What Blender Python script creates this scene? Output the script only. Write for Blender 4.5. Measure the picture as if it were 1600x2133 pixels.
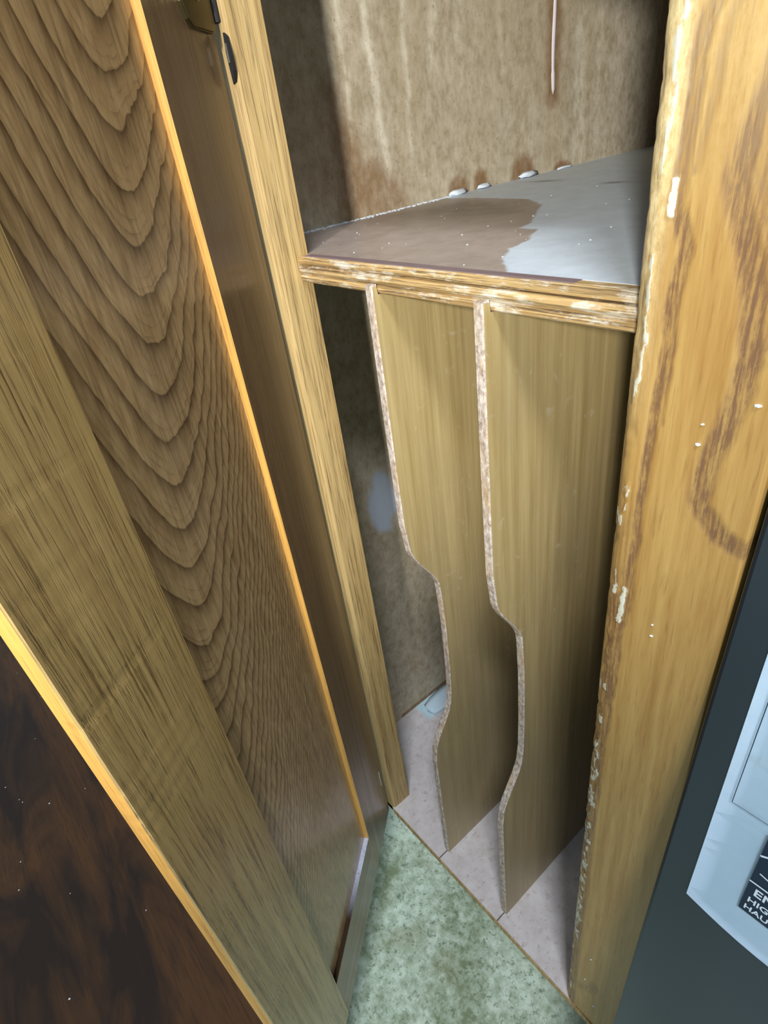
import bpy, bmesh, math, random
import numpy as np
from mathutils import Matrix, Vector, noise as mnoise

random.seed(7)
rng = np.random.default_rng(7)
scn = bpy.context.scene
for o in list(bpy.data.objects):
    bpy.data.objects.remove(o)
C = scn.collection

# ------------------------------------------------------------------ camera
F_PX, YAW, PITCH, ROLL = 1228.42, 0.9646, 0.5751, -0.1556
CAM = Vector((0.2718, -0.1481, 0.5222))
fw = Vector((-math.sin(YAW) * math.cos(PITCH), math.cos(YAW) * math.cos(PITCH), -math.sin(PITCH)))
r0 = Vector((math.cos(YAW), math.sin(YAW), 0))
u0 = r0.cross(fw)
rt = r0 * math.cos(ROLL) + u0 * math.sin(ROLL)
up = -r0 * math.sin(ROLL) + u0 * math.cos(ROLL)
cd = bpy.data.cameras.new('camera')
cam = bpy.data.objects.new('camera', cd)
C.objects.link(cam)
M = Matrix.Identity(4)
for i in range(3):
    M[i][0], M[i][1], M[i][2], M[i][3] = rt[i], up[i], -fw[i], CAM[i]
cam.matrix_world = M
cd.sensor_fit = 'HORIZONTAL'
cd.sensor_width = 36.0
cd.lens = 36.0 * F_PX / 1600.0
cd.clip_start = 0.01
cd.clip_end = 50
scn.camera = cam

# ------------------------------------------------------------------ light
w = bpy.data.worlds.new('world')
scn.world = w
w.use_nodes = True
bg = w.node_tree.nodes['Background']
bg.inputs[0].default_value = (0.70, 0.86, 1.0, 1)
bg.inputs[1].default_value = 0.58

ld = bpy.data.lights.new('work_light', 'SPOT')
ld.energy = 84
ld.color = (1.0, 0.97, 0.91)
ld.shadow_soft_size = 0.034
ld.spot_size = math.radians(51)
ld.spot_blend = 0.8
lamp = bpy.data.objects.new('work_light', ld)
C.objects.link(lamp)
lamp.location = (0.705, -0.83, 0.78)
_az, _el = math.radians(44.5), math.radians(-6.5)
lamp.rotation_euler = Vector((-math.sin(_az) * math.cos(_el), math.cos(_az) * math.cos(_el), math.sin(_el))).to_track_quat('-Z', 'Y').to_euler()

cl = bpy.data.lights.new('ceiling_light', 'AREA')
cl.shape = 'RECTANGLE'
cl.size, cl.size_y = 0.5, 0.3
cl.energy = 58
cl.color = (0.90, 0.94, 1.0)
cel = bpy.data.objects.new('ceiling_light', cl)
C.objects.link(cel)
cel.location = (1.25, -0.98, 2.6)
cel.rotation_euler = (Vector((0.1, -0.1, 0.0)) - cel.location).to_track_quat('-Z', 'Y').to_euler()

scn.view_settings.view_transform = 'Standard'
scn.view_settings.look = 'None'
scn.view_settings.gamma = 1
scn.view_settings.use_curve_mapping = False
scn.view_settings.exposure = 0.0


# ------------------------------------------------------------------ node helpers
def lin(c):
    return tuple((v / 255 / 12.92 if v / 255 <= 0.04045 else ((v / 255 + 0.055) / 1.055) ** 2.4) for v in c) + (1,)


class NT:
    def __init__(s, name):
        s.m = bpy.data.materials.new(name)
        s.m.use_nodes = True
        s.t = s.m.node_tree
        s.b = s.t.nodes['Principled BSDF']
        s.co = s.n('ShaderNodeTexCoord').outputs['Object']

    def n(s, ty, **kw):
        nd = s.t.nodes.new(ty)
        for k, v in kw.items():
            setattr(nd, k, v)
        return nd

    def put(s, sock, v):
        if isinstance(v, bpy.types.NodeSocket):
            s.t.links.new(v, sock)
        elif isinstance(v, (tuple, list)):
            sock.default_value = v if len(v) == len(sock.default_value) else tuple(v) + (1,)
        else:
            sock.default_value = v

    def math(s, op, a, b=None, c=None, clamp=False):
        nd = s.n('ShaderNodeMath', operation=op, use_clamp=clamp)
        s.put(nd.inputs[0], a)
        if b is not None:
            s.put(nd.inputs[1], b)
        if c is not None:
            s.put(nd.inputs[2], c)
        return nd.outputs[0]

    def xyz(s, v=None):
        nd = s.n('ShaderNodeSeparateXYZ')
        s.put(nd.inputs[0], v or s.co)
        return nd.outputs

    def comb(s, x, y, z):
        nd = s.n('ShaderNodeCombineXYZ')
        for i, v in enumerate((x, y, z)):
            s.put(nd.inputs[i], v)
        return nd.outputs[0]

    def scale(s, sc, v=None, loc=(0, 0, 0)):
        nd = s.n('ShaderNodeMapping')
        s.put(nd.inputs[0], v or s.co)
        nd.inputs['Scale'].default_value = sc
        nd.inputs['Location'].default_value = loc
        return nd.outputs[0]

    def noise(s, sc, v=None, detail=4, rough=0.55, loc=(0, 0, 0), dist=0.0):
        nd = s.n('ShaderNodeTexNoise')
        s.put(nd.inputs['Vector'], s.scale(sc, v, loc))
        nd.inputs['Scale'].default_value = 1
        nd.inputs['Detail'].default_value = detail
        nd.inputs['Roughness'].default_value = rough
        nd.inputs['Distortion'].default_value = dist
        return nd.outputs[0]

    def rng(s, v, a, b, c=0.0, d=1.0, smooth=False):
        nd = s.n('ShaderNodeMapRange')
        if smooth:
            nd.interpolation_type = 'SMOOTHSTEP'
        s.put(nd.inputs[0], v)
        for i, k in enumerate((a, b, c, d)):
            nd.inputs[i + 1].default_value = k
        return nd.outputs[0]

    def mix(s, f, a, b, mode='MIX'):
        nd = s.n('ShaderNodeMix', data_type='RGBA', blend_type=mode)
        s.put(nd.inputs[0], f)
        s.put(nd.inputs[6], a)
        s.put(nd.inputs[7], b)
        return nd.outputs[2]

    def attr(s, name):
        return s.n('ShaderNodeAttribute', attribute_name=name).outputs['Fac']

    def bump(s, h, strength=0.3, dist=0.0005):
        nd = s.n('ShaderNodeBump')
        nd.inputs['Strength'].default_value = strength
        nd.inputs['Distance'].default_value = dist
        s.put(nd.inputs['Height'], h)
        s.t.links.new(nd.outputs[0], s.b.inputs['Normal'])

    def done(s, col, rough=0.5, spec=0.5, metal=0.0, coat=0.0, coat_rough=0.15):
        s.put(s.b.inputs['Base Color'], col)
        s.put(s.b.inputs['Roughness'], rough)
        s.put(s.b.inputs['Specular IOR Level'], spec)
        s.put(s.b.inputs['Metallic'], metal)
        s.put(s.b.inputs['Coat Weight'], coat)
        s.put(s.b.inputs['Coat Roughness'], coat_rough)
        return s.m


def grain_scale(axis, across, along):
    return tuple(along if k == axis else across for k in 'xyz')


def oak(name, light, mid, dark, axis='z', rough=0.4, coat=0.0, pores=0.6, streak=1.0, coat_rough=0.15, bump=0.35, wear=0.0):
    """straight grained oak: long streaks, fine dark pores, optional pale wear"""
    m = NT(name)
    n1 = m.noise(grain_scale(axis, 260, 6), detail=5, rough=0.62)
    n2 = m.noise(grain_scale(axis, 40, 2.2), detail=3, loc=(3, 1, 2))
    n3 = m.noise(grain_scale(axis, 900, 22), detail=3, rough=0.65, loc=(9, 4, 1))
    f = m.rng(m.math('ADD', m.math('MULTIPLY', n1, 0.6), m.math('MULTIPLY', n2, 0.4)), 0.36, 0.64)
    col = m.mix(m.math('MULTIPLY', f, streak), lin(light), lin(mid))
    n4 = m.noise(grain_scale(axis, 460, 5), detail=4, rough=0.6, loc=(6, 6, 6))
    ln = m.rng(m.math('ABSOLUTE', m.math('SUBTRACT', n4, 0.5)), 0.0, 0.022, 1.0, 0.0)
    ln = m.math('MULTIPLY', ln, m.rng(n3, 0.38, 0.52))
    p = m.math('MAXIMUM', m.math('MULTIPLY', m.rng(n3, 0.54, 0.66), m.rng(n1, 0.35, 0.6)), ln)
    col = m.mix(m.math('MULTIPLY', p, pores), col, lin(dark))
    if wear:
        wn = m.noise(grain_scale(axis, 190, 60), detail=6, rough=0.7, loc=(2, 7, 3))
        col = m.mix(m.math('MULTIPLY', m.rng(wn, 0.50, 0.62), wear), col, lin((214, 206, 188)))
    m.bump(m.math('SUBTRACT', m.math('MULTIPLY', n1, 0.5), p), bump)
    return m.done(col, m.rng(n1, 0.3, 0.7, rough - 0.06, rough + 0.08), 0.5, 0, coat, coat_rough)


# ------------------------------------------------------------------ materials
MAT = {}
MAT['stile_light'] = oak('oak_face_frame', (192, 166, 114), (156, 126, 76), (70, 50, 28), rough=0.55, pores=0.75)
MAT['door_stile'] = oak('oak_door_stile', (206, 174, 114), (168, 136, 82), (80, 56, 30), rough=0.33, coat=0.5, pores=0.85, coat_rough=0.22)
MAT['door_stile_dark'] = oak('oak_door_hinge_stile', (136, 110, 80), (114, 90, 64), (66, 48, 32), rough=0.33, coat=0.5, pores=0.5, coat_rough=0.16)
MAT['door_edge'] = oak('oak_lit_edge', (212, 164, 86), (194, 140, 62), (120, 78, 32), rough=0.5, pores=0.45)  # brighter yellow copy of the oak; lamplight put into its colour
MAT['nosing'] = oak('oak_shelf_nosing', (206, 180, 128), (160, 128, 80), (84, 62, 40), axis='x', rough=0.65, pores=0.95, wear=0.9, bump=0.8)

# door panel with cathedral grain
m = NT('oak_cathedral_panel')
x, y, z = m.xyz()
wob = m.math('MULTIPLY', m.math('SUBTRACT', m.noise((60, 1, 30), detail=3, loc=(1, 0, 5)), 0.5), 0.010)
wob2 = m.math('MULTIPLY', m.math('SUBTRACT', m.noise((260, 1, 90), detail=2, rough=0.5), 0.5), 0.0022)
apex = m.math('MULTIPLY_ADD', m.math('SUBTRACT', 0.552, z), 0.285, 0.077)
u = m.math('ADD', m.math('SUBTRACT', x, apex), wob)
su = m.math('SUBTRACT', m.math('SQRT', m.math('MULTIPLY_ADD', u, u, 0.00026)), 0.016)
gr = m.math('MULTIPLY', su, m.rng(u, -0.012, 0.012, 0.75, 1.75, True))
gr = m.math('ADD', gr, m.math('MULTIPLY', m.math('POWER', m.math('MAXIMUM', m.math('MULTIPLY', u, -1.0), 0.0), 2.0), 26.0))
fld = m.math('ADD', m.math('SUBTRACT', z, gr), m.math('ADD', wob2, wob))
fld2 = m.math('ADD', fld, m.math('MULTIPLY', m.noise((1, 1, 24), detail=1), 0.012))
ring = m.math('FRACT', m.math('DIVIDE', fld2, 0.0158))
band = m.math('POWER', ring, 3.2)
edge = m.rng(ring, 0.965, 1.0, 1.0, 0.0)
band = m.math('MULTIPLY', band, edge)
ring2 = m.math('FRACT', m.math('DIVIDE', fld2, 0.0041))
sub = m.math('MULTIPLY', m.math('POWER', ring2, 4.0), m.rng(m.noise((90, 1, 40), loc=(2, 2, 9)), 0.4, 0.6))
band = m.math('MAXIMUM', band, m.math('MULTIPLY', sub, 0.5))
fine = m.noise((900, 100, 30), detail=3, rough=0.65, loc=(4, 2, 2))
mott = m.noise((300, 100, 90), detail=5, rough=0.65, loc=(1, 3, 6))
col = m.mix(m.rng(mott, 0.3, 0.7), lin((216, 182, 132)), lin((184, 148, 102)))
col = m.mix(m.math('MULTIPLY', m.math('MULTIPLY', band, m.rng(mott, 0.2, 0.6, 0.65, 1.0)), 0.92), col, lin((66, 40, 20)))
col = m.mix(m.math('MULTIPLY', m.rng(fine, 0.5, 0.66), 0.35), col, lin((64, 42, 22)))
m.bump(m.math('SUBTRACT', m.math('MULTIPLY', fine, 0.3), band), 0.07, 0.0004)
MAT['door_panel'] = m.done(col, 0.33, 0.5, 0, 0.5, 0.16)

# worn right-hand stile: swirling dark figure and paint-white wear, plus top brightness painted in, from attributes
m = NT('oak_worn_stile')
fig, pale, chip = m.attr('figure'), m.attr('pale'), m.attr('chip')
n1 = m.noise((260, 260, 14), detail=5, rough=0.62)
n3 = m.noise((900, 900, 50), detail=3, rough=0.65, loc=(3, 3, 3))
nb = m.noise((800, 800, 260), detail=5, rough=0.72, loc=(8, 1, 1))
col = m.mix(m.rng(n1, 0.32, 0.68), lin((178, 146, 86)), lin((152, 114, 58)))
col = m.mix(m.math('MULTIPLY', m.rng(n3, 0.55, 0.68), 0.4), col, lin((120, 82, 38)))
col = m.mix(m.math('MULTIPLY', m.math('MULTIPLY', fig, m.rng(m.math('ADD', m.math('MULTIPLY', n3, 0.6), m.math('MULTIPLY', nb, 0.4)), 0.42, 0.55, 0.25, 1.0)), 0.95), col, lin((110, 80, 56)))
col = m.mix(m.math('MULTIPLY', pale, m.rng(nb, 0.36, 0.6, 0.35, 1.0)), col, lin((224, 206, 158)))
col = m.mix(m.rng(m.math('ADD', chip, m.math('MULTIPLY', m.math('SUBTRACT', nb, 0.5), 2.6)), 0.5, 0.7), col, lin((198, 198, 182)))
m.bump(m.math('ADD', m.math('SUBTRACT', m.math('MULTIPLY', n1, 0.5), m.math('MULTIPLY', fig, 0.8)), chip), 0.45, 0.0006)
MAT['worn_stile'] = m.done(col, 0.45, 0.5, 0, 0.15, 0.3)

# plywood side with white run marks and rust-brown stains
m = NT('plywood_stained')
run, brown = m.attr('run'), m.attr('brown')
mo = m.noise((150, 150, 100), detail=7, rough=0.72)
big = m.noise((20, 14, 5), detail=4, loc=(5, 2, 0))
sp = m.noise((500, 500, 420), detail=3, rough=0.7, loc=(1, 1, 8))
col = m.mix(m.rng(mo, 0.36, 0.64), lin((202, 192, 172)), lin((162, 150, 126)))
col = m.mix(m.math('MULTIPLY', m.rng(big, 0.42, 0.7), 0.4), col, lin((172, 152, 114)))
col = m.mix(m.math('MULTIPLY', run, m.rng(mo, 0.3, 0.62, 1.0, 0.3)), col, lin((234, 228, 208)))
col = m.mix(m.math('MULTIPLY', m.math('MULTIPLY', brown, m.rng(mo, 0.25, 0.6, 0.6, 1.0)), 0.85), col, lin((128, 92, 54)))
col = m.mix(m.math('MULTIPLY', m.rng(sp, 0.62, 0.7), 0.5), col, lin((112, 92, 64)))
col = m.mix(m.attr('plaster'), col, lin((190, 200, 214)))
m.bump(mo, 0.15)
MAT['ply_stained'] = m.done(col, 0.7, 0.3)

m = NT('plywood_plain')
mo = m.noise((120, 120, 40), detail=6, rough=0.7)
MAT['ply'] = m.done(m.mix(m.rng(mo, 0.36, 0.64), lin((178, 156, 118)), lin((148, 124, 86))), 0.7, 0.3)

# shelf top: grey laminate, brown water stain, white dust
m = NT('shelf_grey_laminate')
st, ed = m.attr('stain'), m.attr('edge')
n1 = m.noise((90, 90, 90), detail=6, rough=0.7)
n2 = m.noise((420, 420, 420), detail=4, rough=0.7, loc=(4, 4, 4))
col = m.mix(m.rng(n1, 0.3, 0.7), lin((190, 200, 208)), lin((206, 217, 226)))
mask = m.rng(m.math('ADD', st, m.math('MULTIPLY', m.math('SUBTRACT', n1, 0.5), 0.5)), 0.44, 0.56, 0.0, 1.0, True)
scol = m.mix(m.rng(n1, 0.35, 0.65), lin((166, 152, 142)), lin((148, 134, 124)))
col = m.mix(mask, col, scol)
col = m.mix(m.math('MULTIPLY', m.attr('deep'), m.rng(n1, 0.3, 0.6, 0.6, 1.0)), col, lin((88, 74, 62)))
col = m.mix(m.math('MULTIPLY', m.rng(n2, 0.62, 0.72), 0.5), col, lin((226, 224, 218)))
col = m.mix(m.math('MULTIPLY', m.attr('dust'), m.rng(n2, 0.36, 0.52)), col, lin((214, 226, 240)))
m.bump(n2, 0.1)
MAT['shelf'] = m.done(col, m.rng(mask, 0, 1, 0.5, 0.36), 0.5)

# tray dividers
m = NT('divider_hardboard')
n1 = m.noise((200, 260, 9), detail=5, rough=0.65)
n2 = m.noise((30, 22, 9), detail=4, loc=(2, 5, 2))
n3 = m.noise((60, 90, 70), detail=3, loc=(7, 0, 1), dist=1.5)
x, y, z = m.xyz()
col = m.mix(m.rng(n1, 0.32, 0.68), lin((186, 166, 118)), lin((158, 136, 90)))
col = m.mix(m.math('MULTIPLY', m.rng(n2, 0.45, 0.7), 0.5), col, lin((146, 130, 98)))
col = m.mix(m.math('MULTIPLY', m.rng(n3, 0.64, 0.74), 0.35), col, lin((200, 190, 166)))
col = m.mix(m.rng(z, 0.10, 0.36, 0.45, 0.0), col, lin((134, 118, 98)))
m.bump(n1, 0.2)
MAT['divider'] = m.done(col, 0.42, 0.5)

m = NT('divider_raw_edge')
n1 = m.noise((500, 500, 260), detail=5, rough=0.75)
n2 = m.noise((200, 200, 40), detail=4, rough=0.6, loc=(2, 2, 2))
col = m.mix(m.rng(n1, 0.36, 0.62), lin((206, 196, 186)), lin((136, 120, 108)))
col = m.mix(m.math('MULTIPLY', m.rng(n2, 0.5, 0.66), 0.6), col, lin((178, 148, 104)))
m.bump(n1, 0.5)
MAT['divider_edge'] = m.done(col, 0.8, 0.2)

# cabinet floor, grey-white and dirty
m = NT('cabinet_floor_dusty')
n1 = m.noise((70, 70, 70), detail=6, rough=0.7)
n2 = m.noise((260, 180, 200), detail=5, rough=0.7, loc=(3, 8, 3))
col = m.mix(m.rng(n1, 0.34, 0.66), lin((208, 204, 204)), lin((190, 182, 180)))
col = m.mix(m.math('MULTIPLY', m.rng(n2, 0.55, 0.68), 0.65), col, lin((160, 144, 136)))
col = m.mix(m.math('MULTIPLY', m.attr('blue'), m.rng(n2, 0.3, 0.5, 0.8, 1.0)), col, lin((182, 214, 226)))
x, y, z = m.xyz()
for gx in (0.0600, 0.1240):
    g = m.math('LESS_THAN', m.math('ABSOLUTE', m.math('SUBTRACT', x, gx)), 0.0005)
    col = m.mix(m.math('MULTIPLY', g, 0.85), col, lin((70, 56, 46)))
m.bump(n2, 0.15)
MAT['cab_floor'] = m.done(col, 0.55, 0.4)

m = NT('wood_dark_underside')
MAT['dark_wood'] = m.done(m.mix(m.noise((60, 60, 8)), lin((70, 50, 30)), lin((46, 32, 20))), 0.6)

# green vinyl flooring
m = NT('green_vinyl')
n1 = m.noise((11, 11, 11), detail=5, rough=0.6, loc=(0.3, 0.1, 0))
n2 = m.noise((120, 120, 120), detail=5, rough=0.72, loc=(4, 2, 1))
n3 = m.noise((260, 260, 260), detail=3, rough=0.7, loc=(1, 9, 3))
f = m.math('ADD', m.math('MULTIPLY', n1, 0.55), m.math('MULTIPLY', n2, 0.45))
col = m.mix(m.rng(f, 0.40, 0.58), lin((122, 136, 104)), lin((204, 220, 200)))
col = m.mix(m.math('MULTIPLY', m.rng(n3, 0.55, 0.66), 0.7), col, lin((96, 110, 84)))
col = m.mix(m.math('MULTIPLY', m.rng(m.noise((18, 18, 18), loc=(7, 7, 7)), 0.56, 0.7), 0.5), col, lin((128, 124, 86)))
MAT['vinyl'] = m.done(col, 0.45, 0.4)

# dark brown board on the floor
m = NT('dark_varnished_board')
n1 = m.noise((5, 22, 22), detail=4, rough=0.55, dist=0.8)
n2 = m.noise((40, 700, 300), detail=3, loc=(2, 2, 2))
col = m.mix(m.rng(n1, 0.42, 0.6), lin((74, 46, 18)), lin((34, 20, 9)))
col = m.mix(m.math('MULTIPLY', m.rng(n2, 0.5, 0.66), 0.5), col, lin((40, 24, 10)))
MAT['board'] = m.done(col, 0.45, 0.3)

m = NT('appliance_black')
n1 = m.noise((6, 6, 6), detail=3)
MAT['black'] = m.done(m.mix(n1, lin((62, 70, 82)), lin((74, 82, 94))), 0.30, 0.5, 0.8)
m = NT('appliance_gasket')
MAT['rubber'] = m.done(lin((22, 22, 24)), 0.7)
m = NT('paper_blue_lit')
n1 = m.noise((60, 60, 60), detail=3)
MAT['paper'] = m.done(m.mix(n1, lin((214, 238, 255)), lin((222, 242, 255))), 0.6, 0.3)  # bluish ambient light put into the paper's base colour
m = NT('ink_navy')
MAT['ink'] = m.done(lin((22, 40, 62)), 0.5, 0.3)
m = NT('ink_white')
MAT['white'] = m.done(lin((222, 234, 244)), 0.6, 0.3)
m = NT('hinge_brass')
n1 = m.noise((160, 160, 160), detail=4)
MAT['hinge'] = m.done(m.mix(n1, lin((112, 102, 70)), lin((78, 70, 46))), 0.35, 0.5, 0.85)
m = NT('hinge_steel')
MAT['steel'] = m.done(lin((150, 146, 132)), 0.3, 0.5, 0.9)
m = NT('slot_black')
MAT['slot'] = m.done(lin((14, 10, 8)), 0.8)
m = NT('plaster_white')
n1 = m.noise((400, 400, 400), detail=3)
MAT['plaster'] = m.done(m.mix(n1, lin((226, 236, 244)), lin((206, 218, 230))), 0.8, 0.2)
m = NT('glue_dried')
MAT['glue'] = m.done(lin((206, 202, 206)), 0.35, 0.5)
m = NT('powder_blue')
n1 = m.noise((300, 300, 300), detail=5, rough=0.7)
MAT['powder'] = m.done(m.mix(m.rng(n1, 0.35, 0.65), lin((176, 216, 232)), lin((206, 212, 220))), 0.9, 0.1)
m = NT('wall_paint')
MAT['wall'] = m.done(m.mix(m.noise((8, 8, 8)), lin((196, 192, 182)), lin((204, 200, 190))), 0.8, 0.2)


# ------------------------------------------------------------------ mesh helpers
def link(name, me, mat, parent=None, loc=(0, 0, 0)):
    o = bpy.data.objects.new(name, me)
    C.objects.link(o)
    if mat is not None:
        for k in (mat if isinstance(mat, (list, tuple)) else [mat]):
            me.materials.append(MAT[k] if isinstance(k, str) else k)
    o.location = loc
    if parent:
        o.parent = parent
    return o


def bm_box(lo, hi, bevel=0.0, seg=2):
    bm = bmesh.new()
    bmesh.ops.create_cube(bm, size=1)
    for v in bm.verts:
        v.co = Vector([(lo[i] + hi[i]) / 2 + v.co[i] * (hi[i] - lo[i]) for i in range(3)])
    if bevel:
        bmesh.ops.bevel(bm, geom=bm.edges[:], offset=bevel, segments=seg, affect='EDGES', profile=0.5)
    return bm


def fin(bm, name, smooth=False):
    bmesh.ops.recalc_face_normals(bm, faces=bm.faces[:])
    me = bpy.data.meshes.new(name)
    bm.to_mesh(me)
    bm.free()
    if smooth:
        me.polygons.foreach_set('use_smooth', [True] * len(me.polygons))
    return me


def box(name, lo, hi, mat, parent=None, bevel=0.0, loc=(0, 0, 0)):
    return link(name, fin(bm_box(lo, hi, bevel), name), mat, parent, loc)


def bm_prism(prof, axis, a, b):
    """extrude a closed 2D profile along axis from a to b"""
    bm = bmesh.new()
    def P(p, t):
        return {'x': (t, p[0], p[1]), 'y': (p[0], t, p[1]), 'z': (p[0], p[1], t)}[axis]
    A = [bm.verts.new(P(p, a)) for p in prof]
    B = [bm.verts.new(P(p, b)) for p in prof]
    n = len(prof)
    bm.faces.new(A)
    bm.faces.new(B[::-1])
    for i in range(n):
        bm.faces.new((A[i], A[(i + 1) % n], B[(i + 1) % n], B[i]))
    return bm


def prism(name, prof, axis, a, b, mat, parent=None, loc=(0, 0, 0)):
    return link(name, fin(bm_prism(prof, axis, a, b), name), mat, parent, loc)


def slab_grid(name, O, U, V, N, nu, nv, thick, mat, parent, attrs, loc=(0, 0, 0)):
    """a slab: fine grid on its seen face (O + u*U + v*V), thickness away along -N; attrs = {name: f(u01, v01)}"""
    O, U, V, N = (np.array(k, float) for k in (O, U, V, N))
    uu, vv = np.meshgrid(np.linspace(0, 1, nu + 1), np.linspace(0, 1, nv + 1))
    uu, vv = uu.ravel(), vv.ravel()
    P = O + uu[:, None] * U + vv[:, None] * V
    k = (np.arange(nv)[:, None] * (nu + 1) + np.arange(nu)[None, :]).ravel()
    F = np.stack([k, k + 1, k + nu + 2, k + nu + 1], 1)
    base = len(P)
    corners = [0, nu, base - 1, base - 1 - nu]
    B = P[corners] - N * thick
    faces = [tuple(f) for f in F.tolist()]
    q = [base + i for i in range(4)]
    faces.append((q[3], q[2], q[1], q[0]))
    bot = list(range(0, nu + 1))
    rgt = [nu + i * (nu + 1) for i in range(nv + 1)]
    top = [base - 1 - i for i in range(nu + 1)]
    lft = [base - 1 - nu - i * (nu + 1) for i in range(nv + 1)]
    for line, (a, b) in zip((bot, rgt, top, lft), ((0, 1), (1, 2), (2, 3), (3, 0))):
        faces.append(tuple(line[::-1]) + (q[a], q[b]))
    me = bpy.data.meshes.new(name)
    me.from_pydata(np.vstack([P, B]).tolist(), [], faces)
    me.update()
    # make sure the fine face looks along N
    if np.dot(np.array(me.polygons[0].normal), N) < 0:
        me.flip_normals()
    for an, fn in attrs.items():
        at = me.attributes.new(an, 'FLOAT', 'POINT')
        d = np.zeros(len(P) + 4, np.float32)
        d[:len(P)] = fn(P)
        at.data.foreach_set('value', d)
    return link(name, me, mat, parent, loc)


def seg_dist(P2, pts):
    """distance of 2D points to a polyline, and interpolation parameter"""
    best = np.full(len(P2), 1e9)
    for a, b in zip(pts[:-1], pts[1:]):
        a, b = np.array(a), np.array(b)
        t = np.clip(((P2 - a) @ (b - a)) / max(1e-12, (b - a) @ (b - a)), 0, 1)
        best = np.minimum(best, np.linalg.norm(P2 - a - t[:, None] * (b - a), axis=1))
    return best


def inside(P2, poly):
    r = np.zeros(len(P2), bool)
    n = len(poly)
    for i in range(n):
        (x1, y1), (x2, y2) = poly[i], poly[(i + 1) % n]
        c = ((y1 > P2[:, 1]) != (y2 > P2[:, 1]))
        xs = (x2 - x1) * (P2[:, 1] - y1) / (y2 - y1 + 1e-12) + x1
        r ^= c & (P2[:, 0] < xs)
    return r


def soft_poly(P2, poly, wdt):
    d = seg_dist(P2, list(poly) + [poly[0]])
    s = np.where(inside(P2, poly), d, -d)
    return np.clip(0.5 + s / (2 * wdt), 0, 1)


def vnoise(P, sc):
    return np.array([mnoise.noise(Vector((p[0] * sc[0], p[1] * sc[1], p[2] * sc[2]))) for p in P])


def empty(name, loc, label=None, cat=None, group=None, rot=(0, 0, 0)):
    o = bpy.data.objects.new(name, None)
    o.empty_display_size = 0.05
    C.objects.link(o)
    o.location = loc
    o.rotation_euler = rot
    tag(o, label, cat, group)
    return o


def tag(o, label=None, cat=None, group=None, kind=None):
    for k, v in (('label', label), ('category', cat), ('group', group), ('kind', kind)):
        if v:
            o[k] = v
    return o


# ------------------------------------------------------------------ setting
ZF = -0.090                       # kitchen floor, the cabinet floor is z = 0
T = 0.019                         # face frame thickness
W = 0.1857                        # opening width
HS, TS, YS = 0.4622, 0.0117, 0.0125
XW = -0.0693                      # seen face of the left side panel
DEP = 0.56
TOP = 0.74

o = box('floor', (-2.2, -2.2, ZF - 0.03), (2.2, 0.62, ZF), 'vinyl')
tag(o, 'green speckled vinyl floor in front of the cabinet', kind='structure')
o = box('wall_back', (-2.2, 0.60, ZF), (2.2, 0.66, 2.2), 'wall')
tag(o, 'plain wall behind the cabinet', kind='structure')

# ------------------------------------------------------------------ cabinet
cab = empty('cabinet', (0.07, 0.28, ZF), 'old oak tray cabinet with its door open, one shelf and two upright dividers', 'cabinet')
CL = (-0.07, -0.28, -ZF)          # children keep world-aligned coordinates


def cpart(o, label=None):
    if label:
        o['label'] = label
    return o


# left stile with a rounded front arris
cpart(prism('face_stile', [(-0.045, 0), (-0.0022, 0), (-0.0006, 0.0006), (0, 0.0022), (0, T), (-0.045, T)], 'z', -0.006, TOP, 'stile_light', cab, CL),
      'pale straight-grained oak stile on the hinge side')

# right stile, worn round corner, fine grid for its figure
rr = 0.0062
prof = [(W, T), (W, 0.013)]
for i in range(9):
    a = math.pi + i / 8 * math.pi / 2
    prof.append((W + rr + rr * math.cos(a), rr + rr * math.sin(a)))
xs = np.arange(W + rr + 0.0006, 0.2265, 0.0006)
prof += [(float(v), 0.0) for v in xs] + [(0.2267, 0.0), (0.2267, T)]
zs = np.concatenate([np.arange(-0.006, 0.56, 0.0011), np.array([0.58, 0.62, 0.68, TOP])])
prof = np.array(prof)
nP, nZ = len(prof), len(zs)
VV = np.zeros((nZ, nP, 3))
VV[:, :, 0] = prof[:, 0]
VV[:, :, 1] = prof[:, 1]
VV[:, :, 2] = zs[:, None]
flat = VV.reshape(-1, 3)
# dents along the worn corner
cw = np.exp(-((flat[:, 0] - W - 0.002) / 0.004) ** 2) * (flat[:, 1] < 0.012)
idx = np.where(cw > 0.05)[0]
dn = np.zeros(len(flat))
dn[idx] = np.array([mnoise.fractal(Vector((flat[i, 0] * 260, flat[i, 1] * 260, flat[i, 2] * 130)), 1.0, 2.0, 3) for i in idx])
flat[:, 0] += np.clip(dn, -0.1, 1) * cw * 0.0007
flat[:, 1] += np.clip(dn, -0.1, 1) * cw * 0.0007
k = (np.arange(nZ - 1)[:, None] * nP + np.arange(nP - 1)[None, :]).ravel()
faces = np.stack([k, k + 1, k + nP + 1, k + nP], 1).tolist()
faces += [[(i + 1) * nP - 1, i * nP, (i + 1) * nP, (i + 2) * nP - 1] for i in range(nZ - 1)]
faces += [list(range(nP))[::-1], [(nZ - 1) * nP + i for i in range(nP)]]
me = bpy.data.meshes.new('face_stile')
me.from_pydata(flat.tolist(), [], faces)
me.update()
bm = bmesh.new(); bm.from_mesh(me)
bmesh.ops.recalc_face_normals(bm, faces=bm.faces[:])
bm.to_mesh(me); bm.free()
arc = flat[:, 0] - W + np.maximum(0, 0.0) 
P2 = np.stack([flat[:, 0] - np.clip(flat[:, 1], 0, 0.012) * 0.5, flat[:, 2]], 1)
wz = np.array([mnoise.noise(Vector((0, 3, z * 60))) for z in zs]).repeat(nP)
wz2 = np.array([mnoise.noise(Vector((5, 3, z * 220))) for z in zs]).repeat(nP)
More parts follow.
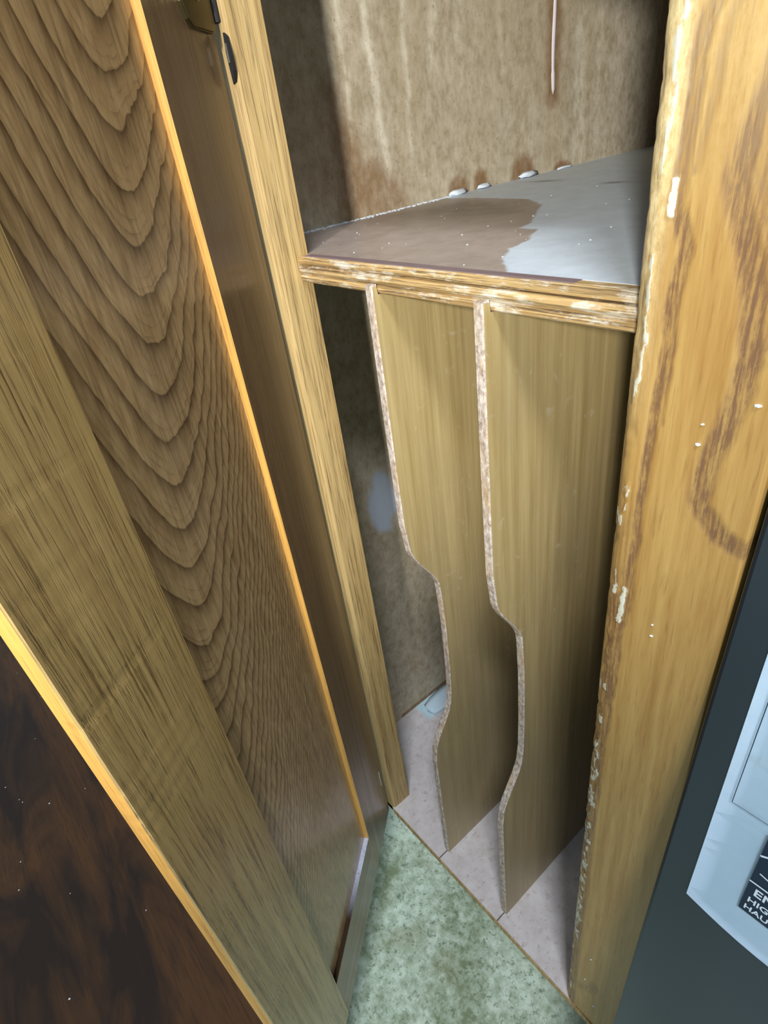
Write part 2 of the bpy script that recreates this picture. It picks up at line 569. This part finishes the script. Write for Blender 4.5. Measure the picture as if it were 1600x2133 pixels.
Pw = P2 + np.stack([wz * 0.0012 + wz2 * 0.0006, np.zeros(len(P2))], 1)


def band(pts, half, soft):
    return np.clip(1 - (seg_dist(Pw, pts) - half) / soft, 0, 1)


A = [(0.1985, 0.60), (0.1969, 0.534), (0.1954, 0.5254), (0.1955, 0.512), (0.1945, 0.4987), (0.1978, 0.4885), (0.1971, 0.4676), (0.1963, 0.443), (0.1953, 0.424), (0.1958, 0.397), (0.194, 0.354), (0.1925, 0.30), (0.191, 0.20), (0.1915, 0.10)]
B = [(0.218, 0.545), (0.2109, 0.517), (0.2075, 0.503), (0.2114, 0.491), (0.2168, 0.479), (0.2175, 0.465), (0.2166, 0.4525), (0.2131, 0.438), (0.2118, 0.422), (0.2198, 0.414), (0.2265, 0.412)]
D = [(0.1893, 0.503), (0.1885, 0.47), (0.1862, 0.44), (0.1865, 0.40), (0.187, 0.36)]
fg = np.maximum(band(A, 0.0009, 0.0012), 0.85 * band([(a + 0.0019, b) for a, b in A[:8]], 0.0002, 0.0010))
fg = np.maximum(fg, band(B, 0.0020, 0.0020))
fg = np.maximum(fg, 0.7 * band([(a + 0.0040, b + 0.003) for a, b in B[:6]], 0.0008, 0.0016))
fg = np.maximum(fg, 0.75 * band(D, 0.0006, 0.0010))
fg = np.maximum(fg, 0.6 * band([(0.2005, 0.60), (0.203, 0.545), (0.2005, 0.52), (0.1985, 0.505)], 0.0005, 0.0012))
fg = np.maximum(fg, 0.95 * np.clip(1 - (np.abs(flat[:, 0] - W - 0.0050) - 0.0018) / 0.0018, 0, 1) * (flat[:, 2] < 0.42) * np.clip((0.42 - flat[:, 2]) / 0.05, 0, 1))
fg = np.maximum(fg, 0.6 * band([(0.206, 0.06), (0.202, 0.045), (0.194, 0.038), (0.19, 0.03)], 0.0018, 0.003))
pl = np.clip(1 - np.abs(flat[:, 0] - W - 0.0035) / 0.006, 0, 1) * np.clip((flat[:, 2] - 0.43) / 0.09, 0, 1)
pl = np.clip(pl * 1.3 + np.clip((flat[:, 2] - 0.49) / 0.06, 0, 1) * 0.35, 0, 1)  # upper stile lightened in colour as if more strongly lit
ch = np.zeros(len(flat))
for pts, hw in (([(0.1905, 0.4860), (0.1912, 0.4720), (0.1905, 0.4600), (0.1893, 0.4480)], 0.0007),
                ([(0.1925, 0.5500), (0.1915, 0.5300), (0.1915, 0.5150), (0.1905, 0.5050)], 0.0006),
                ([(0.1945, 0.5030), (0.1938, 0.4960)], 0.0008),
                ([(0.1885, 0.1290), (0.1872, 0.1210)], 0.0012),
                ([(0.1935, 0.3800), (0.1930, 0.3640)], 0.0008),
                ([(0.1892, 0.3850), (0.1895, 0.3760)], 0.0006),
                ([(0.1890, 0.0300), (0.1885, 0.0200)], 0.0008)):
    ch = np.maximum(ch, np.clip(1 - (seg_dist(Pw, pts) - hw) / 0.0006, 0, 1))
for i in range(150):      # peppered wear low on the corner
    zc = rng.uniform(0.10, 0.30) if i < 110 else rng.uniform(0.03, 0.42)
    xc = W + rng.uniform(0.0005, 0.0055)
    rad = rng.uniform(0.0004, 0.0011)
    d = np.hypot(flat[:, 0] - xc, (flat[:, 2] - zc) * 0.45)
    ch = np.maximum(ch, np.clip(1 - (d - rad) / 0.0004, 0, 1) * 0.9)
ch *= 0.84
for nm, d in (('figure', fg), ('pale', pl), ('chip', ch)):
    at = me.attributes.new(nm, 'FLOAT', 'POINT')
    at.data.foreach_set('value', d.astype(np.float32))
me.polygons.foreach_set('use_smooth', [True] * len(me.polygons))
me.polygons.foreach_set('use_smooth', [len(p.vertices) == 4 for p in me.polygons])
cpart(link('face_stile', me, 'worn_stile', cab, CL), 'worn oak stile with swirling dark grain and white chips')

# top rail and carcass
cpart(box('top_rail', (0.0002, 0, 0.643), (W - 0.0002, T, TOP), 'stile_light', cab, 0.001, CL))


def a_run(P):
    Q = P[:, 1:3]
    r = np.zeros(len(P))
    jit = np.array([mnoise.noise(Vector((0, 1, z * 45))) for z in P[:, 2]]) * 0.002
    for y0, y1, z1, wd, a in ((0.1262, 0.134, 0.492, 0.0030, 1.0), (0.158, 0.155, 0.50, 0.0024, 0.75), (0.110, 0.108, 0.51, 0.0018, 0.6),
                              (0.189, 0.176, 0.545, 0.0035, 0.6), (0.205, 0.205, 0.55, 0.004, 0.35), (0.245, 0.245, 0.535, 0.003, 0.35), (0.335, 0.34, 0.48, 0.008, 0.4), (0.36, 0.36, 0.48, 0.006, 0.3)):
        t = np.clip((0.60 - P[:, 2]) / (0.60 - z1), 0, 2)
        yc = y0 + (y1 - y0) * t + jit
        fade = np.clip((P[:, 2] - z1) / 0.012 + 0.5, 0, 1)
        r = np.maximum(r, a * np.clip(1.3 - np.abs(P[:, 1] - yc) / wd, 0, 1) * fade)
    return r * (P[:, 2] > HS)


def a_brown(P):
    Q = P[:, 1:3]
    b = soft_poly(Q, [(0.095, 0.55), (0.108, 0.53), (0.115, 0.507), (0.128, 0.504), (0.142, 0.490), (0.147, 0.474), (0.09, 0.46)], 0.006) * 0.8
    for yc, hh, ww in ((0.197, 0.012, 0.011), (0.220, 0.013, 0.008), (0.268, 0.016, 0.014), (0.318, 0.006, 0.012)):
        d = np.hypot((P[:, 1] - yc) / ww, (P[:, 2] - (HS + TS)) / hh)
        b = np.maximum(b, np.clip((1.15 - d) / 0.35, 0, 1))
    # dark ring around the glue drip
    d = seg_dist(Q, [(0.303, 0.60), (0.3035, 0.525)])
    b = np.maximum(b, np.clip(1.5 - d / 0.0080, 0, 1))
    crack = (P[:, 2] < 0.0045) * (P[:, 1] > 0.07) * (P[:, 1] < 0.158)
    return np.maximum(b * (P[:, 2] > HS), crack)


def a_plaster(P):
    d = np.hypot((P[:, 1] - 0.089) / 0.017, (P[:, 2] - 0.262) / 0.030)
    nn = np.array([mnoise.noise(Vector((3, p[1] * 60, p[2] * 60))) for p in P])
    return np.clip((1.0 - d + nn * 0.35) / 0.25, 0, 1) * 0.9


# left side panel: seen face looks along +X
sp = slab_grid('side_panel', (XW, T, 0.0), (0, DEP - T, 0), (0, 0, TOP), (1, 0, 0), 270, 370, 0.012, 'ply_stained', cab,
               {'run': a_run, 'brown': a_brown, 'plaster': a_plaster}, CL)
cpart(sp, 'stained plywood side with white run marks')
cpart(box('side_panel', (0.2165, T + 0.0005, 0), (0.2265, DEP, TOP), 'ply', cab, 0, CL))
cpart(box('back_panel', (XW - 0.012, DEP + 0.0002, 0), (0.2265, DEP + 0.006, TOP), 'ply', cab, 0, CL))
cpart(box('cabinet_top', (XW - 0.012, 0, TOP + 0.0002), (0.2265, DEP + 0.006, TOP + 0.016), 'ply', cab, 0, CL))


# floor of the cabinet
def a_blue(P):
    d = np.hypot((P[:, 0] - XW) / 0.034, (P[:, 1] - 0.135) / 0.055)
    nn = np.array([mnoise.noise(Vector((p[0] * 90, p[1] * 90, 0))) for p in P])
    return np.clip((1.0 - d + nn * 0.4) / 0.3, 0, 1)


cpart(slab_grid('bottom_panel', (XW - 0.012, 0, 0), (0.2265 - XW + 0.012, 0, 0), (0, DEP, 0), (0, 0, 1), 120, 200, 0.0055, 'cab_floor', cab,
                {'blue': a_blue}, CL), 'dusty grey-white cabinet floor')
cpart(box('bottom_lip', (0.0002, -0.0008, -0.0058), (0.2266, -0.0001, -0.0004), 'stile_light', cab, 0, CL))
cpart(box('toe_kick', (XW - 0.012, 0.075, ZF), (0.2265, 0.09, -0.0056), 'dark_wood', cab, 0, CL))
cpart(box('base_side', (XW - 0.012, 0.0905, ZF), (XW, DEP, -0.0056), 'dark_wood', cab, 0, CL))
cpart(box('base_side', (0.2145, 0.0905, ZF), (0.2265, DEP, -0.0056), 'dark_wood', cab, 0, CL))

# shelf with nosing
SZ = HS + TS
stain = [(-0.0690, 0.02), (-0.0690, 0.150), (-0.0645, 0.178), (-0.0317, 0.178), (0.0151, 0.1697), (0.040, 0.150), (0.0513, 0.132), (0.0715, 0.1017), (0.0748, 0.0907), (0.0856, 0.0886), (0.0973, 0.068), (0.1017, 0.0505), (0.1117, 0.0361), (0.1281, 0.0183), (0.16, 0.008), (-0.07, 0.0)]


def a_dust(P):
    r = np.clip(1.2 - np.abs(P[:, 0] - XW) / 0.006, 0, 1) * (P[:, 1] < 0.20) * 1.0
    r = np.maximum(r, np.clip(1 - np.abs(P[:, 0] - XW) / 0.008, 0, 1) * 0.7)
    return r


def a_deep(P):
    Q = P[:, :2]
    a = soft_poly(Q, [(-0.050, 0.160), (-0.02, 0.165), (0.015, 0.158), (0.045, 0.128), (0.020, 0.115), (-0.045, 0.12)], 0.012) * 0.75
    for c, sx, sy in (((0.0365, 0.226), 0.012, 0.006), ((-0.030, 0.245), 0.02, 0.006)):
        d = np.hypot((P[:, 0] - c[0]) / sx, (P[:, 1] - c[1]) / sy)
        a = np.maximum(a, np.clip(1.1 - d, 0, 1) * 0.8)
    return a


sh = slab_grid('shelf', (XW, T + 0.0005, SZ), (0.2160 - XW, 0, 0), (0, DEP - T - 0.0005, 0), (0, 0, 1), 200, 300, TS, 'shelf', cab,
               {'stain': lambda P: soft_poly(P[:, :2], stain, 0.008), 'edge': lambda P: np.zeros(len(P)), 'dust': a_dust, 'deep': a_deep}, CL)
cpart(sh, 'grey laminate shelf with a brown water stain')
y0, z0, z1 = YS, HS, SZ
h = z1 - z0
pr = [(T, z0), (y0 + 0.0006, z0), (y0, z0 + 0.0006), (y0 - 0.0003, z0 + 0.16 * h), (y0 + 0.0002, z0 + 0.27 * h), (y0 + 0.0016, z0 + 0.31 * h),
      (y0 + 0.0003, z0 + 0.36 * h), (y0 - 0.0006, z0 + 0.46 * h), (y0 - 0.0005, z0 + 0.56 * h), (y0 + 0.0003, z0 + 0.63 * h), (y0 + 0.0016, z0 + 0.68 * h),
      (y0 + 0.0004, z0 + 0.73 * h), (y0 + 0.0001, z0 + 0.84 * h), (y0 + 0.0006, z0 + 0.93 * h), (y0 + 0.0016, z0 + 0.985 * h), (y0 + 0.003, z1), (T, z1)]
cpart(prism('nosing', pr, 'x', 0.0004, W - 0.0003, 'nosing', sh), 'grooved oak nosing strip with rubbed white wear')
bd = prism('nosing_cap', [(y0 + 0.0022, z1), (T + 0.0003, z1), (T + 0.0003, z1 + 0.0002), (y0 + 0.0026, z1 + 0.0002)], 'x', 0.003, 0.158,
           oak('oak_cap_violet', (136, 118, 120), (112, 94, 96), (80, 62, 60), axis='x', rough=0.45), sh)
cpart(bd, 'violet-brown top strip of the nosing')


# dividers
def divider(xf, yf, zt):
    """profile in (y,z), thin board whose right face is at x = xf"""
    pts = [(0.50, 0.0004), (yf + 0.0006, 0.0004)]
    ctrl = [(yf + 0.0002, 0.004), (yf, 0.06), (yf + 0.0002, 0.128), (yf + 0.0012, 0.137)]
    pts += ctrl
    for i in range(1, 9):
        t = i / 9
        s = t * t * (3 - 2 * t)
        pts.append((yf + 0.0012 + 0.0190 * s, 0.137 + 0.046 * t))
    pts += [(yf + 0.0212, 0.190), (yf + 0.0220, 0.215), (yf + 0.0221, 0.255), (yf + 0.0210, 0.280)]
    for i in range(1, 9):
        t = i / 9
        s = t * t * (3 - 2 * t)
        pts.append((yf + 0.0210 - 0.0195 * s, 0.283 + 0.044 * t))
    pts += [(yf + 0.0012, 0.331), (yf, 0.342), (yf - 0.0002, 0.40), (yf, zt), (YS - 0.0007, zt), (YS - 0.0007, HS - 0.0003), (0.50, HS - 0.0003)]
    bm = bm_prism(pts, 'x', xf - 0.0048, xf)
    bmesh.ops.recalc_face_normals(bm, faces=bm.faces[:])
    for f in bm.faces:
        f.material_index = 0 if len(f.verts) > 6 else 1
    # round the thin front edge a little
    e = [ed for ed in bm.edges if {f.material_index for f in ed.link_faces} == {0, 1} and max(v.co.y for v in ed.verts) < 0.06]
    bmesh.ops.bevel(bm, geom=e, offset=0.0006, segments=1, affect='EDGES', material=1)
    return link('tray_divider', fin(bm, 'tray_divider'), ['divider', 'divider_edge'], cab, CL)


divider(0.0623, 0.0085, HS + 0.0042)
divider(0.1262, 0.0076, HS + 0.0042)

# dried glue drip on the side panel (a thin raised run)
bm = bmesh.new()
prev = None
for i in range(26):
    t = i / 25
    zc = 0.600 - t * 0.075
    hw = 0.0010 + 0.0008 * math.sin(t * math.pi) + (0.0006 if 0.8 < t < 0.97 else 0)
    if i == 25:
        hw = 0.0003
    yc = 0.3030 + 0.0006 * math.sin(t * 7)
    row = [bm.verts.new((XW + hh, yc + dy, zc)) for dy, hh in ((-hw, 0), (-hw * 0.5, hw * 0.6), (hw * 0.5, hw * 0.6), (hw, 0))]
    if prev:
        for j in range(3):
            bm.faces.new((prev[j], prev[j + 1], row[j + 1], row[j]))
    prev = row
cpart(link('glue_drip', fin(bm, 'glue_drip', True), 'glue', sp), 'dried white glue drip')

# ---- the door (local x runs from hinge to free edge, y through the thickness, z up)
TH = 0.8927
SR, SL, SF, ZR = 0.0537, 0.1512, 0.2026, 0.0495
ZB, ZT, RD = -0.001, 0.71, 0.0034
DT = 0.019
HX, HY = -0.0036, -0.0030


def dpos(o):
    o.location = (HX - 0.07, HY - 0.28, -ZF)
    o.rotation_euler = (0, 0, -TH)
    return o


door = dpos(box('door', (SR - 0.006, -0.0125, ZR - 0.006), (SL + 0.006, -RD, ZT - 0.055), 'door_panel', cab))
cpart(door, 'open oak door seen from inside, recessed panel with arched grain')


def dsub(name, bm, mat, label=None):
    return cpart(link(name, fin(bm, name), mat, door), label)


def paint(bm, test):
    bmesh.ops.recalc_face_normals(bm, faces=bm.faces[:])
    for f in bm.faces:
        f.material_index = 1 if test(f) else 0
    return bm


# free-edge stile: lit-yellow lip 6.4 mm wide, then bevelled back on the outer side
E6 = 0.0064
edge_prof = [(SL, 0.0), (SF - 0.0006, 0.0), (SF, -0.0005), (SF, -E6 + 0.0006), (SF - 0.0006, -E6), (SF - 0.004, -0.0105), (SF - 0.013, -0.0165), (SF - 0.018, -DT), (SL, -DT)]
zrow = np.concatenate([[ZB], np.arange(0.01, 0.70, 0.004), [ZT]])
bm = bmesh.new()
rows = []
for zz in zrow:      # nicked lip: the arris wanders by fractions of a millimetre
    nk = 0.00035 * mnoise.noise(Vector((zz * 130, 1, 2))) + 0.0005 * max(0, mnoise.noise(Vector((zz * 60, 7, 2))) - 0.25)
    rows.append([bm.verts.new((px - (abs(nk) if k in (1, 2) else 0), py - (abs(nk) * 0.8 if k in (1, 2) else 0), zz)) for k, (px, py) in enumerate(edge_prof)])
for a, b in zip(rows[:-1], rows[1:]):
    n = len(edge_prof)
    for i in range(n):
        bm.faces.new((a[i], a[(i + 1) % n], b[(i + 1) % n], b[i]))
bm.faces.new(rows[0])
bm.faces.new(rows[-1][::-1])
paint(bm, lambda f: f.normal.x > 0.75 and f.calc_center_median().x > SF - 0.002)
dsub('door_stile', bm, ['door_stile', 'door_edge'], 'olive-brown stile with a lip edge coloured lit yellow')

# hinge stile; the step down to the panel is coloured as lit wood
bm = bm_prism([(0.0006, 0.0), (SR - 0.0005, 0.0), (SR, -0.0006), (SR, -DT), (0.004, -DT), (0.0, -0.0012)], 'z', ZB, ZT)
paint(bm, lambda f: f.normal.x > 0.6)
dsub('door_stile', bm, ['door_stile_dark', 'door_edge'], 'darker stile on the hinge side with a step edge coloured lit yellow')

oak_rail = oak('oak_door_rail', (136, 110, 80), (114, 90, 64), (66, 48, 32), axis='x', rough=0.33, coat=0.5, pores=0.5)
m = NT('rail_ledge_dust')
n1 = m.noise((500, 500, 500), detail=4, rough=0.7)
n0 = m.noise((60, 20, 20), detail=3)
x, y, z = m.xyz()
fade = m.rng(x, 0.075, 0.112, 1.0, 0.0)
ledge = m.done(m.mix(m.math('MULTIPLY', m.rng(n1, 0.3, 0.5, 0.5, 1.0), fade), lin((56, 40, 24)), lin((196, 204, 224))), 0.8, 0.2)
for za, zb, nm in ((ZB, ZR, 'door_rail'), (ZT - 0.06, ZT, 'door_rail')):
    bm = bm_box((SR + 0.0001, -DT, za), (SL - 0.0001, 0.0, zb))
    paint(bm, lambda f: f.normal.z > 0.8)
    dsub(nm, bm, [oak_rail, ledge], 'dark rail with a dusty ledge' if za == ZB else None)

# hinge leaf screwed on the hinge stile, and its knuckle at the gap
bm = bmesh.new()
out = [(0.0008, 0.5622), (0.0008, 0.618), (0.024, 0.618), (0.0266, 0.612), (0.0262, 0.569), (0.0240, 0.5640), (0.0205, 0.5617), (0.0035, 0.5612)]
A = [bm.verts.new((a, 0.0001, b)) for a, b in out]
Bv = [bm.verts.new((a, 0.0017, b)) for a, b in out]
cA = bm.faces.new(A); cB = bm.faces.new(Bv)
for i in range(len(out)):
    bm.faces.new((A[i], A[(i + 1) % len(out)], Bv[(i + 1) % len(out)], Bv[i]))
bmesh.ops.bevel(bm, geom=[e for e in cB.edges], offset=0.0005, segments=2, affect='EDGES')
dsub('hinge_leaf', bm, 'hinge', 'tarnished brass hinge leaf with a screw')


def screw(x, z, r):
    bm = bmesh.new()
    bmesh.ops.create_uvsphere(bm, u_segments=16, v_segments=8, radius=r)
    for v in bm.verts:
        v.co = Vector((v.co.x, v.co.y * 0.4, v.co.z))
        if v.co.y > r * 0.28 and abs(v.co.x) < r * 0.22:
            v.co.y -= r * 0.18
    bmesh.ops.translate(bm, verts=bm.verts, vec=(x, 0.0017, z))
    me = fin(bm, 'hinge_screw', True)
    return cpart(link('hinge_screw', me, 'steel', door))


screw(0.0120, 0.5722, 0.0022)
screw(0.0140, 0.5960, 0.0022)
bm = bmesh.new()
bmesh.ops.create_cone(bm, cap_ends=True, segments=16, radius1=0.0021, radius2=0.0021, depth=0.050)
bmesh.ops.translate(bm, verts=bm.verts, vec=(-0.0022, 0.0015, 0.590))
dsub('hinge_knuckle', bm, 'slot', 'dark hinge barrel in the gap')

# latch mortise on the left stile: dark slot with a steel strike
cpart(prism('strike_slot', [(-0.0016, 0.5445), (-0.0005, 0.5450), (0.0010, 0.5490), (0.0012, 0.5540), (0.0004, 0.5600), (-0.0012, 0.5615), (-0.0022, 0.555)], 'y', -0.0006, 0.0008, 'slot', cab, CL))
cpart(box('strike_plate', (-0.0009, -0.0012, 0.5515), (0.0001, -0.0005, 0.5580), 'steel', cab, 0.0002, CL))

# small scratch of white paint on the hinge stile
bm = bm_box((0.0050, 0.0001, 0.0450), (0.0058, 0.0003, 0.0640))
dsub('paint_scratch', bm, 'plaster')

# ------------------------------------------------------------------ appliance on the right
AX, AY, AZ, TILT = 0.2290, -0.0410, ZF + 0.012, -0.0800
app = empty('dishwasher', (AX + 0.3, 0.25, ZF), 'black kitchen appliance with a glossy front standing right of the oak cabinet', 'appliance')
AL = Vector(app.location)
box('housing', (0.2410, 0.050, ZF + 0.02), (0.826, 0.55, 0.700), 'rubber', app, 0.002, -AL)
box('foot', (0.26, 0.06, ZF), (0.29, 0.09, ZF + 0.02), 'rubber', app, 0.002, -AL)
box('foot', (0.78, 0.06, ZF), (0.81, 0.09, ZF + 0.02), 'rubber', app, 0.002, -AL)
box('foot', (0.26, 0.46, ZF), (0.29, 0.49, ZF + 0.02), 'rubber', app, 0.002, -AL)
box('foot', (0.78, 0.46, ZF), (0.81, 0.49, ZF + 0.02), 'rubber', app, 0.002, -AL)
fp = box('front_panel', (0, 0, 0), (0.598, 0.011, 0.535), 'black', app, 0.0015)
fp.location = Vector((AX, AY, AZ)) - AL
fp.rotation_euler = (TILT, 0, 0)
cpart(fp, 'black glossy front panel')
cp = box('control_panel', (0, 0.001, 0.539), (0.598, 0.011, 0.79), 'black', app, 0.0015)
cp.location = fp.location
cp.rotation_euler = fp.rotation_euler

# energy label sheet stuck on the appliance front, free lower edge lifting a little
sheet = empty('label_sheet', (AX, AY, AZ), 'printed paper sheet, blue light tinted into it, with a dark efficiency logo on the black appliance', 'paper', rot=(TILT, 0, 0))


def zl(z):
    return (z - AZ)


bm = bmesh.new()
NX, NZ = 24, 40
grid = []
for j in range(NZ + 1):
    row = []
    for i in range(NX + 1):
        a, b = i / NX, j / NZ
        xl = 0.0118 - 0.0014 * b + a * 0.155
        bot = zl(0.2640) + 0.0013 * a - 0.0020 * math.sin(a * 9.0) * (a < 0.7)
        zz = bot + b * 0.205
        lift = -0.0007 - 0.0013 * math.exp(-b * 14) * (0.35 + abs(math.sin(a * 6.5))) - 0.0002 * math.sin(a * 17 + b * 9) * math.exp(-b * 5)
        row.append(bm.verts.new((xl, lift, zz)))
    grid.append(row)
for j in range(NZ):
    for i in range(NX):
        bm.faces.new((grid[j][i], grid[j][i + 1], grid[j + 1][i + 1], grid[j + 1][i]))
bmesh.ops.solidify(bm, geom=bm.faces[:], thickness=0.00012)
link('paper', fin(bm, 'paper', True), 'paper', sheet)
PYL = -0.0019          # print sits just proud of the paper


def flat_poly(name, pts, mat, y=PYL, th=0.0001):
    bm = bmesh.new()
    vs = [bm.verts.new((a, y, b)) for a, b in pts]
    f = bm.faces.new(vs)
    r = bmesh.ops.extrude_face_region(bm, geom=[f])
    bmesh.ops.translate(bm, verts=[v for v in r['geom'] if isinstance(v, bmesh.types.BMVert)], vec=(0, th, 0))
    return link(name, fin(bm, name), mat, sheet)


def stroke(name, pts, wd, mat, y):
    L, R = [], []
    for i, p in enumerate(pts):
        a = Vector(pts[max(0, i - 1)]); b = Vector(pts[min(len(pts) - 1, i + 1)])
        d = (b - a).normalized()
        n = Vector((-d.y, d.x)) * wd / 2
        L.append((p[0] + n.x, p[1] + n.y)); R.append((p[0] - n.x, p[1] - n.y))
    bm = bmesh.new()
    lv = [bm.verts.new((a, y, b)) for a, b in L]
    rv = [bm.verts.new((a, y, b)) for a, b in R]
    for i in range(len(pts) - 1):
        bm.faces.new((lv[i], lv[i + 1], rv[i + 1], rv[i]))
    return link(name, fin(bm, name), mat, sheet)


ly = -0.0016
stroke('ruled_line', [(0.0148, zl(0.455)), (0.0153, zl(0.3255)), (0.150, zl(0.3300))], 0.00036, 'ink', ly)
# logo block (runs out of the picture on the right)
LX0, LZ0, LW, LH = 0.0275, zl(0.2800), 0.044, 0.0425
flat_poly('logo_block', [(LX0, LZ0), (LX0 + LW, LZ0 + 0.001), (LX0 + LW, LZ0 + LH + 0.001), (LX0, LZ0 + LH)], 'ink')
ty = PYL - 0.00015
stroke('logo_rule', [(LX0, LZ0 + LH * 0.40), (LX0 + LW, LZ0 + LH * 0.40 + 0.001)], 0.0007, 'white', ty)
stroke('logo_arc', [(LX0 + LW * t, LZ0 + LH * (0.735 + 0.22 * math.sin(min(t, 1) * math.pi))) for t in np.linspace(0, 1, 24)], 0.0008, 'white', ty)
sw = [(0.04, 0.545), (0.10, 0.53), (0.15, 0.515), (0.21, 0.53), (0.26, 0.58), (0.25, 0.62), (0.20, 0.61), (0.17, 0.55), (0.20, 0.50), (0.27, 0.49), (0.34, 0.53), (0.38, 0.58), (0.40, 0.52), (0.45, 0.58), (0.49, 0.56), (0.49, 0.50), (0.54, 0.55), (0.60, 0.60), (0.59, 0.54), (0.63, 0.51), (0.70, 0.58), (0.74, 0.60), (0.70, 0.53), (0.76, 0.53), (0.80, 0.60), (0.79, 0.46), (0.75, 0.43), (0.85, 0.53), (0.96, 0.57)]
cr = []
for i in range(len(sw) - 1):
    p0, p1, p2, p3 = (Vector(sw[max(0, min(len(sw) - 1, i + q))]) for q in (-1, 0, 1, 2))
    for t in np.linspace(0, 1, 6)[:-1]:
        v = 0.5 * ((2 * p1) + (p2 - p0) * t + (2 * p0 - 5 * p1 + 4 * p2 - p3) * t * t + (3 * p1 - p0 - 3 * p2 + p3) * t ** 3)
        cr.append((LX0 + LW * v.x, LZ0 + LH * v.y))
stroke('logo_script', cr, 0.0006, 'white', ty)


def lettering(txt, x, z, size, name):
    cu = bpy.data.curves.new(name, 'FONT')
    cu.body = txt
    cu.size = size
    cu.offset = size * 0.018
    cu.extrude = 0.00003
    tmp = bpy.data.objects.new(name, cu)
    C.objects.link(tmp)
    dg = bpy.context.evaluated_depsgraph_get()
    me = bpy.data.meshes.new_from_object(tmp.evaluated_get(dg))
    bpy.data.objects.remove(tmp)
    R = Matrix(((1, 0, 0), (0, 0, 0), (0, 1, 0))).to_4x4()
    R[1][1] = 0
    for v in me.vertices:
        a, b, c = v.co
        v.co = (x + a, ty - c, z + b)
    me.materials.clear()
    return link(name, me, 'white', sheet)


lettering('ENERGY STAR', LX0 + 0.0022, LZ0 + LH * 0.265, 0.0054, 'lettering')
lettering('HIGH EFFICIENCY', LX0 + 0.0014, LZ0 + LH * 0.150, 0.0039, 'lettering')
lettering('HAUTE EFFICACITÉ', LX0 + 0.0012, LZ0 + LH * 0.045, 0.0037, 'lettering')

# ------------------------------------------------------------------ board left of the door
bo = box('wooden_board', (-0.9, -0.62, ZF), (0.048, -0.104, ZF + 0.018), 'board', None, 0.0015)
tag(bo, 'dark brown varnished wooden board lying on the floor behind the open door', 'board')


# ------------------------------------------------------------------ loose bits
def chunk(name, loc, size, mat, seed):
    r = random.Random(seed)
    bm = bmesh.new()
    bmesh.ops.create_icosphere(bm, subdivisions=2, radius=1)
    for v in bm.verts:
        q = 1 + 0.5 * mnoise.noise(v.co * 2.0 + Vector((seed, 0, 0)))
        v.co = Vector((v.co.x * size[0] * q, v.co.y * size[1] * q, max(-0.55, v.co.z) * size[2] * q))
    lo = min(v.co.z for v in bm.verts)
    bmesh.ops.translate(bm, verts=bm.verts, vec=(0, 0, -lo))
    o = link(name, fin(bm, name, True), mat, None, loc)
    return o


for i, (x, y, s, lab) in enumerate((
        (-0.0655, 0.192, (0.0030, 0.0085, 0.0022), 'white plaster crumb against the side wall, lowest and largest of the four on the shelf'),
        (-0.0655, 0.219, (0.0026, 0.0066, 0.0020), 'small white plaster crumb second from the shelf front'),
        (-0.0655, 0.268, (0.0030, 0.0100, 0.0024), 'white plaster crumb under the round brown stain'),
        (-0.0660, 0.316, (0.0020, 0.0100, 0.0010), 'thin white plaster sliver farthest back on the shelf'))):
    c = chunk('plaster_crumb', (x, y, SZ + 0.0001), s, 'plaster', i * 7 + 1)
    tag(c, lab, 'plaster crumb', 'plaster crumbs along the shelf back edge')

# peeled powder-blue patch on the cabinet floor against the side wall
c = chunk('plaster_lump', (XW + 0.0145, 0.128, 0.0001), (0.013, 0.034, 0.0026), 'powder', 31)
tag(c, 'pale blue crumbling plaster lump on the cabinet floor by the side wall', 'plaster lump')


def flecks(name, pts, lab, mat='plaster'):
    bm = bmesh.new()
    for (x, y, z, r) in pts:
        mt = Matrix.Translation((x, y, z)) @ Matrix.Rotation(random.uniform(0, 6), 4, 'Z') @ Matrix.Diagonal((r, r * random.uniform(0.5, 1), r * 0.4, 1))
        bmesh.ops.create_icosphere(bm, subdivisions=1, radius=1, matrix=mt)
    o = link(name, fin(bm, name), mat)
    tag(o, lab, 'debris', kind='stuff')


pts = []
for i in range(45):
    x = random.uniform(-0.05, 0.15)
    y = 0.022 + abs(random.gauss(0, 0.07))
    pts.append((x, y, SZ + 0.0002, random.uniform(0.0002, 0.0006)))
for i in range(320):
    y = random.uniform(0.03, 0.19)
    pts.append((XW + 0.001 + abs(random.gauss(0, 0.0025)), y, SZ + 0.0002, random.uniform(0.0004, 0.0011)))
flecks('dust_flecks', pts, 'white dust flecks scattered over the grey shelf')
pts = [(random.uniform(-0.05, 0.18), random.uniform(0.003, 0.12), 0.0002, random.uniform(0.0003, 0.0007)) for i in range(50)]
flecks('dust_flecks', pts, 'fine crumbs scattered over the cabinet floor')
pts = [(random.uniform(-0.6, 0.04), random.uniform(-0.5, -0.12), ZF + 0.0182, random.uniform(0.0004, 0.0010)) for i in range(70)]
flecks('dust_flecks', pts, 'pale crumbs lying on the dark board')


pts = [(0.2095, -0.0002, 0.4402, 0.0009), (0.2218, -0.0002, 0.4544, 0.0010), (0.2098, -0.0002, 0.4462, 0.0006), (0.2055, -0.0002, 0.3655, 0.0007),
       (0.2052, -0.0002, 0.3705, 0.0005), (0.2010, -0.0002, 0.0900, 0.0006), (0.1990, -0.0002, 0.0560, 0.0006), (0.2070, -0.0002, 0.0300, 0.0008)]
flecks('paint_flecks', pts, 'tiny pale flecks stuck on the worn oak stile')
